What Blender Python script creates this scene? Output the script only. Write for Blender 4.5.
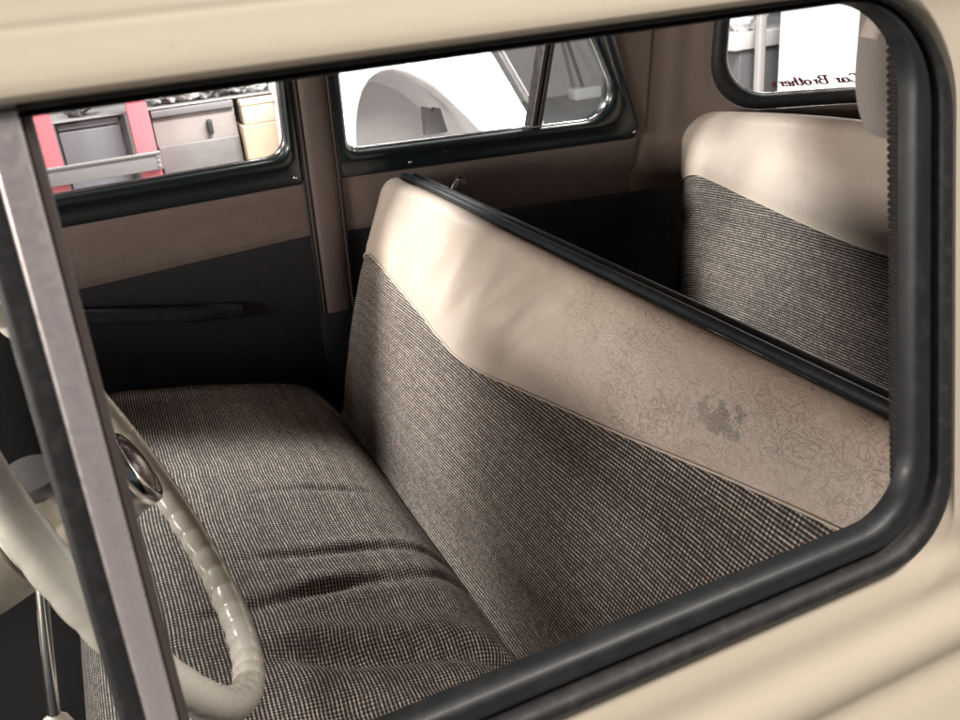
import bpy, math, random
from mathutils import Vector, Matrix, noise
random.seed(7)
S = bpy.context.scene
for o in list(bpy.data.objects): bpy.data.objects.remove(o)
ZC = 1.30                                   # lens height above the workshop floor
# ------------------------------------------------------------------ camera
cd = bpy.data.cameras.new('camera'); cam = bpy.data.objects.new('camera', cd); S.collection.objects.link(cam)
RX = Vector((0.90489098, -0.4162816, -0.08878034)); RD = Vector((-0.24572471, -0.34059403, -0.90753241)); RF = Vector((0.34755099, 0.84303341, -0.41049114))
M = Matrix((RX, -RD, -RF)).transposed().to_4x4(); M.translation = (0, 0, ZC); cam.matrix_world = M
cd.sensor_width = 36; cd.lens = 36 * 891.067 / 960; cd.clip_start = .02; cd.clip_end = 60
cd.dof.use_dof = True; cd.dof.focus_distance = .95; cd.dof.aperture_fstop = 15
S.camera = cam
# ------------------------------------------------------------------ world, lamps, exposure
w = bpy.data.worlds.new('World'); S.world = w; w.use_nodes = True
w.node_tree.nodes['Background'].inputs[0].default_value = (.80, .88, 1, 1); w.node_tree.nodes['Background'].inputs[1].default_value = .09
def lamp(name, loc, target, sx, sy, power, col, spread=180):
    l = bpy.data.lights.new(name, 'AREA'); l.shape = 'RECTANGLE'; l.size = sx; l.size_y = sy; l.energy = power; l.color = col; l.spread = math.radians(spread)
    o = bpy.data.objects.new(name, l); S.collection.objects.link(o); o.location = (loc[0], loc[1], loc[2] + ZC)
    d = Vector(target) - Vector(loc); o.rotation_euler = d.to_track_quat('-Z', 'Y').to_euler(); return o
WARM = (1, .93, .88); COOL = (1, .97, .95)
lamp('unseen_area_lamp', (-1.35, 3.0, 1.75), (.2, 1.0, -.5), 1.0, .45, 300, COOL)      # ahead of the windscreen, far side
lamp('unseen_area_lamp', (1.25, 1.72, 1.30), (1.15, 2.75, -.35), 1.5, .3, 92, COOL, 85)   # unseen lamp added to brighten the white car
lamp('unseen_area_lamp', (.95, -.80, 1.95), (.6, .4, -.3), 2.3, .5, 105, WARM)          # above the photographer
lamp('unseen_area_lamp', (-2.4, .4, .10), (.4, .7, -.35), 1.1, .36, 82, WARM)           # added fill from ahead of the windscreen, no lamp seen there
lamp('unseen_area_lamp', (2.2, 2.2, 1.6), (3.4, 3.2, -.6), .8, .4, 150, COOL)          # behind the car
S.view_settings.view_transform = 'Standard'; S.view_settings.look = 'None'; S.view_settings.gamma = 1; S.view_settings.exposure = 0
S.render.engine = 'CYCLES'
S.cycles.use_denoising = True; S.cycles.max_bounces = 10; S.cycles.diffuse_bounces = 5; S.cycles.transparent_max_bounces = 12; S.cycles.caustics_reflective = False; S.cycles.caustics_refractive = False

# ------------------------------------------------------------------ materials
class NT:
    def __init__(s, name):
        s.m = bpy.data.materials.new(name); s.m.use_nodes = True; s.t = s.m.node_tree; s.b = s.t.nodes['Principled BSDF']
    def n(s, typ, **kw):
        x = s.t.nodes.new(typ)
        for k, v in kw.items():
            if k.startswith('i_'): x.inputs[k[2:].replace('_', ' ')].default_value = v
            else: setattr(x, k, v)
        return x
    def l(s, a, b): s.t.links.new(a, b)
    def math(s, op, a, b=None, c=None, clamp=False):
        x = s.t.nodes.new('ShaderNodeMath'); x.operation = op; x.use_clamp = clamp
        for i, v in enumerate((a, b, c)):
            if v is None: continue
            if isinstance(v, (int, float)): x.inputs[i].default_value = v
            else: s.l(v, x.inputs[i])
        return x.outputs[0]
    def ramp(s, f, lo, hi, a=0., b=1.):
        x = s.t.nodes.new('ShaderNodeMapRange'); x.interpolation_type = 'SMOOTHSTEP'
        s.l(f, x.inputs[0])
        for i, v in enumerate((lo, hi, a, b)): x.inputs[i + 1].default_value = v
        return x.outputs[0]
    def mix(s, f, a, b, blend='MIX'):
        x = s.t.nodes.new('ShaderNodeMix'); x.data_type = 'RGBA'; x.blend_type = blend
        for inp, v in ((x.inputs[0], f), (x.inputs[6], a), (x.inputs[7], b)):
            if isinstance(v, (int, float)): inp.default_value = v
            elif isinstance(v, tuple): inp.default_value = (*v, 1)
            else: s.l(v, inp)
        return x.outputs[2]
    def noise(s, vec, scale, detail=4, rough=.6, dist=0.):
        x = s.n('ShaderNodeTexNoise', i_Scale=scale, i_Detail=detail, i_Roughness=rough, i_Distortion=dist)
        s.l(vec, x.inputs['Vector']); return x.outputs['Fac']
    def bump(s, h, strength, dist, prev=None):
        x = s.n('ShaderNodeBump', i_Strength=strength, i_Distance=dist); s.l(h, x.inputs['Height'])
        if prev is not None: s.l(prev, x.inputs['Normal'])
        return x.outputs[0]
    def set(s, **kw):
        for k, v in kw.items():
            i = s.b.inputs[k.replace('_', ' ')]
            if hasattr(v, 'is_linked') or hasattr(v, 'links'): s.l(v, i)
            else: i.default_value = (*v, 1) if isinstance(v, tuple) else v
        return s.m
    def obj(s): return s.n('ShaderNodeTexCoord').outputs['Object']
    def uv(s): return s.n('ShaderNodeTexCoord').outputs['UV']

def simple(name, col, rough=.5, metal=0., var=.12, scale=8, bump=.0, bscale=200, coat=0., spec=.5, rvar=.1):
    t = NT(name); v = t.obj(); n = t.noise(v, scale); n2 = t.noise(v, scale * 9, 3)
    c = t.mix(n, tuple(x * (1 - var) for x in col), tuple(min(1, x * (1 + var)) for x in col))
    c = t.mix(t.math('MULTIPLY', n2, .25), c, tuple(x * .75 for x in col))
    kw = dict(Base_Color=c, Metallic=metal, Coat_Weight=coat, Coat_Roughness=.12)
    kw['Roughness'] = t.ramp(n2, .3, .7, max(.02, rough - rvar), min(1, rough + rvar))
    if bump: kw['Normal'] = t.bump(t.noise(v, bscale, 3), bump, .001)
    t.b.inputs['Specular IOR Level'].default_value = spec
    return t.set(**kw)

def specks(m, amount, col, scale=420, lo=.70, hi=.74):
    t = m.node_tree; b = t.nodes['Principled BSDF']; src = b.inputs['Base Color'].links[0].from_socket
    tc = t.nodes.new('ShaderNodeTexCoord'); n = t.nodes.new('ShaderNodeTexNoise'); n.inputs['Scale'].default_value = scale; n.inputs['Detail'].default_value = 3
    r = t.nodes.new('ShaderNodeMapRange'); r.inputs[1].default_value = lo; r.inputs[2].default_value = hi; r.inputs[4].default_value = amount
    x = t.nodes.new('ShaderNodeMix'); x.data_type = 'RGBA'; x.inputs[7].default_value = (*col, 1)
    t.links.new(tc.outputs['Object'], n.inputs['Vector']); t.links.new(n.outputs['Fac'], r.inputs[0]); t.links.new(r.outputs[0], x.inputs[0]); t.links.new(src, x.inputs[6]); t.links.new(x.outputs[2], b.inputs['Base Color'])
def weave(name, pitch=.0044):
    t = NT(name); v = t.uv(); sp = t.n('ShaderNodeSeparateXYZ')
    wob = t.n('ShaderNodeTexNoise', i_Scale=9., i_Detail=2.); t.l(v, wob.inputs['Vector'])
    dv = t.n('ShaderNodeVectorMath', operation='SCALE', i_Scale=.004); t.l(wob.outputs['Color'], dv.inputs[0])
    av = t.n('ShaderNodeVectorMath', operation='ADD'); t.l(v, av.inputs[0]); t.l(dv.outputs[0], av.inputs[1])
    t.l(av.outputs[0], sp.inputs[0]); u = t.math('DIVIDE', sp.outputs[0], pitch); q = t.math('DIVIDE', sp.outputs[1], pitch * .92)
    cu = t.math('COSINE', t.math('MULTIPLY', u, 2 * math.pi)); cv = t.math('COSINE', t.math('MULTIPLY', q, 2 * math.pi))
    su = t.ramp(cu, .1, .8); sv = t.ramp(cv, .05, .75)
    dots = t.math('MULTIPLY', t.ramp(cu, -.15, .6), sv)
    ck = t.n('ShaderNodeTexChecker', i_Scale=1.); cb = t.n('ShaderNodeCombineXYZ')
    t.l(t.math('DIVIDE', u, 4.), cb.inputs[0]); t.l(t.math('DIVIDE', q, 4.), cb.inputs[1]); cb.inputs[2].default_value = .5; t.l(cb.outputs[0], ck.inputs['Vector'])
    lines = t.math('MAXIMUM', t.math('MULTIPLY', sv, .62), t.math('MULTIPLY', su, .07))
    pat = t.mix(t.math('MULTIPLY', ck.outputs['Fac'], .75), t.math('MAXIMUM', dots, t.math('MAXIMUM', t.math('MULTIPLY', sv, .30), t.math('MULTIPLY', su, .12))), lines)
    fl = t.n('ShaderNodeCombineXYZ'); t.l(t.math('FLOOR', t.math('ADD', u, .5)), fl.inputs[0]); t.l(t.math('FLOOR', t.math('ADD', q, .5)), fl.inputs[1])
    wn = t.n('ShaderNodeTexWhiteNoise'); wn.noise_dimensions = '2D'; t.l(fl.outputs[0], wn.inputs['Vector'])
    rw_ = t.n('ShaderNodeTexWhiteNoise'); rw_.noise_dimensions = '1D'; t.l(t.math('FLOOR', t.math('ADD', q, .5)), rw_.inputs['W'])
    pat = t.math('MULTIPLY', pat, t.math('MULTIPLY', t.ramp(wn.outputs['Value'], 0, 1, .6, 1.2), t.ramp(rw_.outputs['Value'], 0, 1, .8, 1.12)), None, True)
    thread = t.noise(v, 900, 2); blot = t.noise(v, 14, 4)
    light = t.mix(thread, (.56, .455, .38), (.86, .755, .66)); dark = t.mix(thread, (.007, .0052, .005), (.019, .0145, .013))
    col = t.mix(pat, dark, light)
    col = t.mix(t.ramp(blot, .5, .8, 0, .28), col, (.05, .04, .035))
    h = t.math('ADD', pat, t.math('MULTIPLY', thread, .4))
    return t.set(Base_Color=col, Roughness=.88, Normal=t.bump(h, .5, .0008))

def leather(name, wear=True):
    t = NT(name); v = t.uv(); o = t.obj(); sp = t.n('ShaderNodeSeparateXYZ'); t.l(v, sp.inputs[0])
    big = t.noise(v, 5, 4); mid = t.noise(v, 26, 5, .65); fine = t.noise(v, 420, 3)
    wob = t.n('ShaderNodeTexNoise', i_Scale=55., i_Detail=3.); t.l(v, wob.inputs['Vector'])
    dv = t.n('ShaderNodeVectorMath', operation='SCALE', i_Scale=.012); t.l(wob.outputs['Color'], dv.inputs[0])
    av = t.n('ShaderNodeVectorMath', operation='ADD'); t.l(v, av.inputs[0]); t.l(dv.outputs[0], av.inputs[1])
    cr = []
    for sc, wd, ds in ((48., .018, 1.2), (110., .026, 1.), (260., .05, .6)):
        q = t.noise(av.outputs[0], sc, 2, .5, ds); cr.append(t.ramp(t.math('ABSOLUTE', t.math('SUBTRACT', q, .5)), 0., wd, 1., 0.))
    amt = t.ramp(t.noise(v, 15, 3, .55), .30, .72, .25, 1.)
    if wear: amt = t.math('MULTIPLY', amt, t.ramp(sp.outputs[0], .60, 1.0, 1., .07))
    else: amt = t.math('MULTIPLY', amt, .25)
    crack = t.math('MULTIPLY', t.math('MAXIMUM', t.math('MAXIMUM', cr[0], t.math('MULTIPLY', cr[1], .75)), t.math('MULTIPLY', cr[2], .15)), amt)
    col = t.mix(t.ramp(big, .3, .7), (.50, .415, .34), (.58, .495, .42))
    col = t.mix(t.ramp(mid, .45, .8, 0, .12), col, (.42, .33, .26))
    col = t.mix(t.math('MULTIPLY', crack, .20), col, (.22, .155, .115))
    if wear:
        brown_tint = t.math('MULTIPLY', t.ramp(sp.outputs[1], .405, .455), t.ramp(sp.outputs[0], .55, 1.0, .5, 0.))  # browner towards the top edge and the near end
        col = t.mix(t.math('MULTIPLY', brown_tint, t.ramp(mid, .25, .7, .5, 1.)), col, (.33, .22, .14))
        # rubbed grey patch and a few small marks
        sx = t.math('SUBTRACT', sp.outputs[0], .535); sy = t.math('SUBTRACT', sp.outputs[1], .402)
        rx = t.math('DIVIDE', t.math('ADD', sx, t.math('MULTIPLY', sy, .3)), .036); ry = t.math('DIVIDE', sy, .019)
        d = t.math('SQRT', t.math('ADD', t.math('MULTIPLY', rx, rx), t.math('MULTIPLY', ry, ry)))
        nn = t.noise(v, 85, 5, .62); f = t.ramp(t.math('ADD', t.math('SUBTRACT', 1.0, d), t.math('MULTIPLY', t.math('SUBTRACT', nn, .5), 4.4)), .25, .5)
        f = t.math('MULTIPLY', f, t.ramp(d, .9, 1.5, 1., 0.))
        col = t.mix(t.math('MULTIPLY', t.math('MULTIPLY', f, t.ramp(mid, .3, .6, .35, .75)), 1.), col, (.23, .205, .175))
    h = t.math('SUBTRACT', t.math('MULTIPLY', fine, .25), crack)
    nrm = t.bump(h, .75, .0016); nrm = t.bump(t.noise(v, 30, 3), .25, .004, nrm)
    r = t.ramp(mid, .3, .7, .30, .48)
    return t.set(Base_Color=col, Roughness=r, Normal=nrm)

def glassmat(name, tint=(.95, .97, .96), refl=.06):
    m = bpy.data.materials.new(name); m.use_nodes = True; t = m.node_tree
    for x in list(t.nodes):
        if x.type != 'OUTPUT_MATERIAL': t.nodes.remove(x)
    out = [x for x in t.nodes][0]; a = t.nodes.new('ShaderNodeBsdfTransparent'); a.inputs[0].default_value = (*tint, 1)
    g = t.nodes.new('ShaderNodeBsdfGlossy'); g.inputs['Roughness'].default_value = .03; mx = t.nodes.new('ShaderNodeMixShader')
    df = t.nodes.new('ShaderNodeBsdfDiffuse'); df.inputs[0].default_value = (.8, .78, .75, 1); md = t.nodes.new('ShaderNodeMixShader'); tc = t.nodes.new('ShaderNodeTexCoord'); nz = t.nodes.new('ShaderNodeTexNoise'); nz.inputs['Scale'].default_value = 9; nz.inputs['Detail'].default_value = 6; mr = t.nodes.new('ShaderNodeMapRange'); mr.inputs[1].default_value = .35; mr.inputs[2].default_value = .75; mr.inputs[3].default_value = .006; mr.inputs[4].default_value = .035
    t.links.new(tc.outputs['Object'], nz.inputs['Vector']); t.links.new(nz.outputs['Fac'], mr.inputs[0]); t.links.new(mr.outputs[0], md.inputs[0]); t.links.new(a.outputs[0], md.inputs[1]); t.links.new(df.outputs[0], md.inputs[2])
    f = t.nodes.new('ShaderNodeFresnel'); f.inputs[0].default_value = 1.45; mu = t.nodes.new('ShaderNodeMath'); mu.operation = 'MULTIPLY'; mu.inputs[1].default_value = .7
    t.links.new(f.outputs[0], mu.inputs[0]); t.links.new(mu.outputs[0], mx.inputs[0]); t.links.new(md.outputs[0], mx.inputs[1]); t.links.new(g.outputs[0], mx.inputs[2]); t.links.new(mx.outputs[0], out.inputs[0])
    return m

CREAM = simple('cream_paint', (.62, .54, .415), .46, var=.045, scale=5, coat=.12, rvar=.05, bump=.04, bscale=260)
ROOFCR = CREAM
RUBBER = simple('black_rubber', (.015, .0145, .0145), .56, var=.2, bump=.1, rvar=.04)
BLACKM = simple('black_painted_metal', (.011, .013, .014), .50, var=.2, coat=.05, rvar=.03)
GREENBLK = simple('dark_green_black_paint', (.010, .016, .018), .33, var=.2, coat=.3, rvar=.02)
ALU = simple('satin_aluminium', (.50, .445, .435), .36, metal=.5, var=.05, scale=30, bump=.04, bscale=160)
CHROME = simple('chrome', (.85, .84, .83), .12, metal=1., var=.02, rvar=.04)
BROWN = simple('brown_vinyl', (.160, .122, .106), .62, var=.22, scale=30, bump=.25, bscale=500)
LINING = simple('brown_lining_cloth', (.24, .185, .152), .85, var=.12, scale=10, bump=.3, bscale=600)
PILLARV = simple('mauve_brown_vinyl', (.12, .09, .08), .6, var=.12, scale=14, bump=.25, bscale=500)
BLACKV = simple('black_trim_card', (.014, .013, .017), .75, var=.3, bump=.2, bscale=400)
NAVY = simple('navy_vinyl', (.010, .010, .014), .85, var=.3, bump=.2, bscale=300)
CARPET = simple('black_carpet', (.012, .011, .011), .95, var=.4, scale=60, bump=.6, bscale=900)
IVORY = simple('ivory_plastic', (.76, .71, .61), .28, var=.05, scale=12, coat=.35)
RED = simple('dark_red_enamel', (.13, .010, .016), .28, var=.2, coat=.8)
PAD = simple('beige_pillar_vinyl', (.72, .64, .585), .6, var=.08, scale=20, bump=.2, bscale=500)
STRAPM = simple('pale_strap_vinyl', (.60, .53, .47), .55, var=.06, scale=20, bump=.2, bscale=400)
PIPE = simple('beige_welt', (.60, .51, .42), .5, var=.08, scale=40)
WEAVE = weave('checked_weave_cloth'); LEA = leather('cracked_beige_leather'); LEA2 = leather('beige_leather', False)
GLASS = glassmat('window_glass')
WHITEP = simple('white_paint', (.80, .80, .79), .25, var=.03, scale=2, coat=.5)
GREYP = simple('grey_primer', (.52, .50, .495), .7, var=.22, scale=5, bump=.2, bscale=60)
GREYD = simple('grey_panel', (.12, .115, .118), .6, var=.12, scale=6)
GREYL = simple('light_grey_panel', (.40, .37, .36), .6, var=.12, scale=6)
REDP = simple('red_rack_paint', (.50, .13, .15), .4, var=.08, scale=9)
STEEL = simple('grey_steel', (.19, .18, .178), .45, metal=.3, var=.1, scale=12)
CARD = simple('cardboard', (.33, .25, .175), .85, var=.07, scale=10)
CARDL = simple('pale_cardboard', (.42, .34, .265), .85, var=.07, scale=10)
CONC = simple('concrete', (.34, .33, .325), .8, var=.25, scale=2.5, bump=.3, bscale=40)
WALLM = simple('pale_workshop_plaster', (.52, .50, .49), .9, var=.12, scale=2, bump=.2, bscale=50)
SILVER = simple('silver_foil', (.34, .34, .345), .35, metal=.4, var=.3, scale=25, bump=.5, bscale=60)
LETTER = simple('dark_red_lettering', (.26, .012, .045), .5, var=.1)

specks(CREAM, .18, (.30, .24, .16), 300, .68, .73); specks(RUBBER, .5, (.06, .055, .05), 160, .5, .8); specks(BLACKM, .5, (.045, .043, .04), 90, .5, .8); specks(BLACKV, .4, (.05, .045, .042), 220, .55, .75); specks(BROWN, .35, (.09, .062, .05), 120, .5, .75)
# ------------------------------------------------------------------ builders
ORG = {}
def thing(name, label, cat, loc, group=None):
    o = bpy.data.objects.new(name, None); S.collection.objects.link(o); o.location = (loc[0], loc[1], loc[2] + ZC); o.empty_display_size = .1
    o['label'] = label; o['category'] = cat; ORG[o.name] = Vector(loc)
    if group: o['group'] = group
    return o
def mesh(name, V, F, mat, parent=None, UV=None, smooth=True, label=None, bevel=0., origin=None):
    if parent is not None: org = ORG[parent.name]
    else: org = Vector(origin) if origin else Vector((0, 0, 0))
    me = bpy.data.meshes.new(name); me.from_pydata([Vector(v) - org for v in V], [], F); me.materials.append(mat)
    if UV is not None:
        ul = me.uv_layers.new(name='UVMap')
        for lp in me.loops: ul.data[lp.index].uv = UV[lp.vertex_index]
    if smooth: me.polygons.foreach_set('use_smooth', [True] * len(me.polygons))
    me.update()
    o = bpy.data.objects.new(name, me); S.collection.objects.link(o)
    if parent is not None: o.parent = parent
    else: o.location = (org[0], org[1], org[2] + ZC)
    ORG[o.name] = org
    if smooth and bevel == 0.:
        me.set_sharp_from_angle(angle=math.radians(50))
    if bevel:
        b = o.modifiers.new('bevel', 'BEVEL'); b.width = bevel; b.segments = 3; b.limit_method = 'ANGLE'; b.angle_limit = math.radians(40)
    if label: o['label'] = label
    return o
def gridf(nu, nv, cu=False, cv=False):
    F = []
    for i in range(nu if cu else nu - 1):
        for j in range(nv if cv else nv - 1):
            a = i * nv + j; b = ((i + 1) % nu) * nv + j; c = ((i + 1) % nu) * nv + (j + 1) % nv; d = i * nv + (j + 1) % nv
            F.append((a, b, c, d))
    return F
def grid(name, nu, nv, fn, mat, parent, uv=None, **kw):
    V = []; UV = [] if uv else None
    for i in range(nu):
        for j in range(nv):
            a, b = i / (nu - 1), j / (nv - 1); V.append(fn(a, b))
            if uv: UV.append(uv(a, b, V[-1]))
    return mesh(name, V, gridf(nu, nv), mat, parent, UV, **kw)
def tube_vf(pts, r, n=10, closed=False, flat=1., caps=True):
    P = [Vector(p) for p in pts]; V = []; F = []; m = len(P)
    up = Vector((0, 0, 1)); prev = None
    for i, p in enumerate(P):
        a = P[i - 1] if (i or closed) else P[i]; b = P[(i + 1) % m] if (i < m - 1 or closed) else P[i]
        t = (b - a).normalized()
        if prev is None:
            s = t.cross(up)
            if s.length < .1: s = t.cross(Vector((1, 0, 0)))
        else: s = prev - t * prev.dot(t)
        s.normalize(); prev = s; k = s.cross(t)
        rr = r(i / (m - 1)) if callable(r) else r
        for j in range(n):
            th = 2 * math.pi * j / n; V.append(p + s * math.cos(th) * rr + k * math.sin(th) * rr * flat)
    F = gridf(m, n, closed, True)
    if not closed and caps: F += [tuple(range(n)), tuple(range((m - 1) * n, m * n))[::-1]]
    return V, F
def tube(name, pts, r, mat, parent, n=10, closed=False, flat=1., **kw):
    V, F = tube_vf(pts, r, n, closed, flat); return mesh(name, V, F, mat, parent, **kw)
def boxvf(x0, x1, y0, y1, z0, z1):
    V = [(x, y, z) for x in (x0, x1) for y in (y0, y1) for z in (z0, z1)]
    return V, [(0, 1, 3, 2), (4, 6, 7, 5), (0, 4, 5, 1), (2, 3, 7, 6), (0, 2, 6, 4), (1, 5, 7, 3)]
def box(name, x0, x1, y0, y1, z0, z1, mat, parent=None, bevel=.004, **kw):
    V, F = boxvf(x0, x1, y0, y1, z0, z1); return mesh(name, V, F, mat, parent, bevel=bevel, **kw)
def join(*vfs):
    V = []; F = []
    for v, f in vfs:
        n = len(V); V += [tuple(q) for q in v]; F += [tuple(i + n for i in g) for g in f]
    return V, F
def rpoly(corners, nc=10, ns=14):
    """rounded polygon: corners (a, b, radius) in order; returns points with a fixed count per corner and side"""
    n = len(corners); out = []; arcs = []
    for i in range(n):
        p = Vector(corners[i][:2]); a = (Vector(corners[i - 1][:2]) - p).normalized(); b = (Vector(corners[(i + 1) % n][:2]) - p).normalized()
        r = corners[i][2]; half = math.acos(max(-1, min(1, a.dot(b)))) / 2; d = r / math.tan(half); c = p + (a + b).normalized() * (r / math.sin(half))
        s = p + a * d - c; e = p + b * d - c; ang = s.angle_signed(e) if r > 1e-6 else 0
        arcs.append([c + Matrix.Rotation(-ang * k / (nc - 1), 2) @ s for k in range(nc)])
    for i in range(n):
        out += arcs[i]; a = arcs[i][-1]; b = arcs[(i + 1) % n][0]
        out += [a.lerp(b, k / ns) for k in range(1, ns)]
    return out
def rings(inner, outer, prof, surf):
    """sweep a profile [(s, depth)] between two index-matched loops; surf(a, b, depth) -> xyz"""
    n = len(inner); V = []
    for s, d in prof:
        for i in range(n):
            p = inner[i].lerp(outer[i], s); V.append(surf(p[0], p[1], d))
    return V, gridf(len(prof), n, False, True)
def lathe(prof, c, ax, n=40, cap=True):
    a = ax.cross(Vector((0, 1, 0))).normalized(); b = ax.cross(a); V = []
    for h, r in prof:
        for j in range(n): t = 2 * math.pi * j / n; V.append(c + ax * h + (a * math.cos(t) + b * math.sin(t)) * r)
    F = gridf(len(prof), n, False, True)
    if cap: F += [tuple(range(n))[::-1], tuple(range((len(prof) - 1) * n, len(prof) * n))]
    return V, F
def interp(tab, x):
    if x <= tab[0][0]: return tab[0][1]
    for (a, va), (b, vb) in zip(tab, tab[1:]):
        if x <= b:
            t = (x - a) / (b - a); return va + (vb - va) * t
    return tab[-1][1]
def sm(t): t = max(0, min(1, t)); return t * t * (3 - 2 * t)
def smi(tab, x):
    """cubic (Catmull-Rom) interpolation of a table"""
    if x <= tab[0][0]: return tab[0][1]
    if x >= tab[-1][0]: return tab[-1][1]
    for i in range(len(tab) - 1):
        (a, va), (b, vb) = tab[i], tab[i + 1]
        if x <= b:
            def sl(k):
                lo, hi = max(0, k - 1), min(len(tab) - 1, k + 1); return (tab[hi][1] - tab[lo][1]) / (tab[hi][0] - tab[lo][0])
            h = b - a; t = (x - a) / h; m0, m1 = sl(i) * h, sl(i + 1) * h
            return (2*t**3 - 3*t*t + 1) * va + (t**3 - 2*t*t + t) * m0 + (-2*t**3 + 3*t*t) * vb + (t**3 - t*t) * m1

def yn(z): return .31 + .15 * (z + .33)           # near side plane, tumblehome
def yf(z): return 1.50 - .15 * (z + .33)          # far side plane
near = lambda x, z, d: (x, yn(z) + d, z)          # +depth goes into the car
far = lambda x, z, d: (x, yf(z) - d, z)           # +depth goes into the car

# ================================================================== the setting
o = mesh('workshop_floor', [(-9, -5, -1.30), (10, -5, -1.30), (10, 8.05, -1.30), (-9, 8.05, -1.30)], [(0, 1, 2, 3)], CONC, smooth=False); o['kind'] = 'structure'
o = box('workshop_wall', -9, 10, 7.9, 8.1, -1.30, 1.9, WALLM, bevel=0, smooth=False); o['kind'] = 'structure'
o = box('workshop_wall', 9.8, 10.0, -5, 7.89, -1.30, 1.9, WALLM, bevel=0, smooth=False); o['kind'] = 'structure'

# ================================================================== the car
car = thing('vintage_car', 'cream vintage saloon car seen through its front side window, with checked cloth bench seats', 'car', (.4, .9, -1.3))

# ---- near front door: dark frame loops, cream skin
NI = rpoly([(-.34, -.326, .035), (.3985, -.327, .040), (.4055, -.037, .048), (-.34, -.037, .03)], 14, 40)
NO = rpoly([(-.37, -.358, .045), (.430, -.358, .050), (.431, -.0322, .070), (-.37, -.0322, .04)], 14, 40)
SKIN = [(-.85, .235), (-.60, .245), (-.50, .262), (-.452, .282), (-.44, .2905), (-.431, .2915), (-.424, .2885), (-.414, .2868), (-.404, .2900), (-.394, .2985), (-.386, .3015), (-.376, .3012), (-.366, .3035), (-.358, .3075), (-.34, .3085),
        (-.10, .3435), (-.05, .3500), (-.036, .3490), (-.032, .3478), (-.029, .3466), (-.024, .3466), (-.0125, .3498), (-.0095, .3507), (-.0078, .35135), (-.0060, .3514), (-.002, .3524), (.006, .3545), (.015, .359), (.03, .367)]
def skin(loop, rect, nr=64):
    V = []; n = len(loop)
    for k in range(nr):
        s = (k / (nr - 1)) ** 1.75
        for i in range(n):
            p = loop[i].lerp(rect[i], s); y = smi(SKIN, p[1]) + .006 * max(0, 1 - s * 18)
            V.append((p[0], y, p[1]))
    return V, gridf(nr, n, False, True)
NR = rpoly([(-.80, -.85, .001), (.462, -.85, .001), (.462, .03, .001), (-.80, .03, .001)], 14, 40)
V, F = skin(NO, NR)
door = mesh('front_door', V, F, CREAM, car, label='cream door with dark window frame, nearest the camera')
V, F = rings(NI, NO, [(0, .012), (0, .010), (.01, .006), (.05, .002), (.11, .000), (.20, -.001), (.38, -.0005), (.48, .002), (.55, .006), (.575, .0095)], near)
mesh('window_frame', V, F, BLACKM, door)
V, F = rings(NI, NO, [(.575, .0095), (.60, .0085), (.62, .003), (.65, -.001), (.72, -.0035), (.82, -.004), (.92, -.0025), (.98, .002), (1.0, .008)], near)
mesh('window_gasket', V, F, RUBBER, door)
# quarter window divider: seal, aluminium bar, inner channel
def bar(prof, mat, name, z0=-.334, z1=-.030, parent=door):
    nz = 24; V = []
    for k in range(nz):
        z = z0 + (z1 - z0) * k / (nz - 1); sh = .022 * (z + .045)
        for x, d in prof: V.append((x + sh, yn(z) + d, z))
    n = len(prof); F = gridf(nz, n, False, True); F += [tuple(range(n)), tuple(range((nz - 1) * n, nz * n))[::-1]]
    return mesh(name, V, F, mat, parent)
bar([(-.0285, .012), (-.0285, .0), (-.0277, -.0020), (-.0267, -.0026), (-.0180, -.0026), (-.0171, -.0020), (-.0165, .0), (-.0165, .012)], ALU, 'quarter_window_bar')
bar([(-.0163, .009), (-.0163, .0015), (-.0155, .0005), (-.0140, .001), (-.0130, .002), (-.0126, .004), (-.0126, .009)], simple('brown_channel', (.06, .045, .04), .5, var=.3, scale=40, bump=.3), 'glass_channel')
bar([(-.0388, .014), (-.0388, .005), (-.0375, .002), (-.0355, .0008), (-.0320, .0012), (-.0287, .001), (-.0287, .016)], RUBBER, 'quarter_window_seal')
QI = rpoly([(-.325, -.316, .02), (-.044, -.316, .004), (-.038, -.046, .004), (-.325, -.046, .02)], 6, 8)
mesh('quarter_window_glass', [near(p[0], p[1], .014) for p in QI], [tuple(range(len(QI)))], GLASS, door, smooth=False)
# inner door card (behind the frame, below the sill)
grid('door_card', 30, 12, lambda a, b: (-.62 + 1.06 * a, .374, -.40 - .70 * b), BLACKV, door)
grid('inner_sill', 30, 6, lambda a, b: (-.62 + 1.04 * a, .3215 + .05 * b, -.3285 - .075 * b), BLACKM, door)

V, F = lathe([(-.002, .0026), (.0, .0026), (.0012, .0020), (.0016, .0004)], Vector(near(.3975, -.192, .000)), Vector((0, -1, 0)), 14); mesh('screw', V, F, CHROME, door)
# ---- near centre pillar, its ribbed door seal, padded trim and strap
pil = box('pillar', .492, .515, .350, .385, -.30, .03, BLACKV, car, .004, label='dark centre pillar behind the near window frame')
V = []; n = 12; nz = 680
for i in range(nz):
    z = -.42 + .43 * i / (nz - 1); c = Vector((.4215 + .017 * (z + .2), yn(z) + .028, z))
    for j in range(n):
        th = 2 * math.pi * j / n; r = .0064 + .0009 * math.cos(2 * math.pi * (z / .0044) + th)
        V.append(c + Vector((math.cos(th) * r, math.sin(th) * r, 0)))
mesh('door_seal', V, gridf(nz, n, False, True), simple('ribbed_black_seal', (.022, .018, .017), .7, var=.3, scale=60), pil, label='ribbed black door seal along the pillar')
grid('pillar_pad', 14, 30, lambda a, b: (.4205 + .030 * (1 - math.sqrt(max(0, 1 - max(0, 1 - b * 3.2) ** 2))) + .060 * a, .398 + .007 * abs(2 * a - 1) ** 2.2, -.124 + .155 * b), PAD, pil, label='beige padded trim with a rounded lower end')
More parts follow.
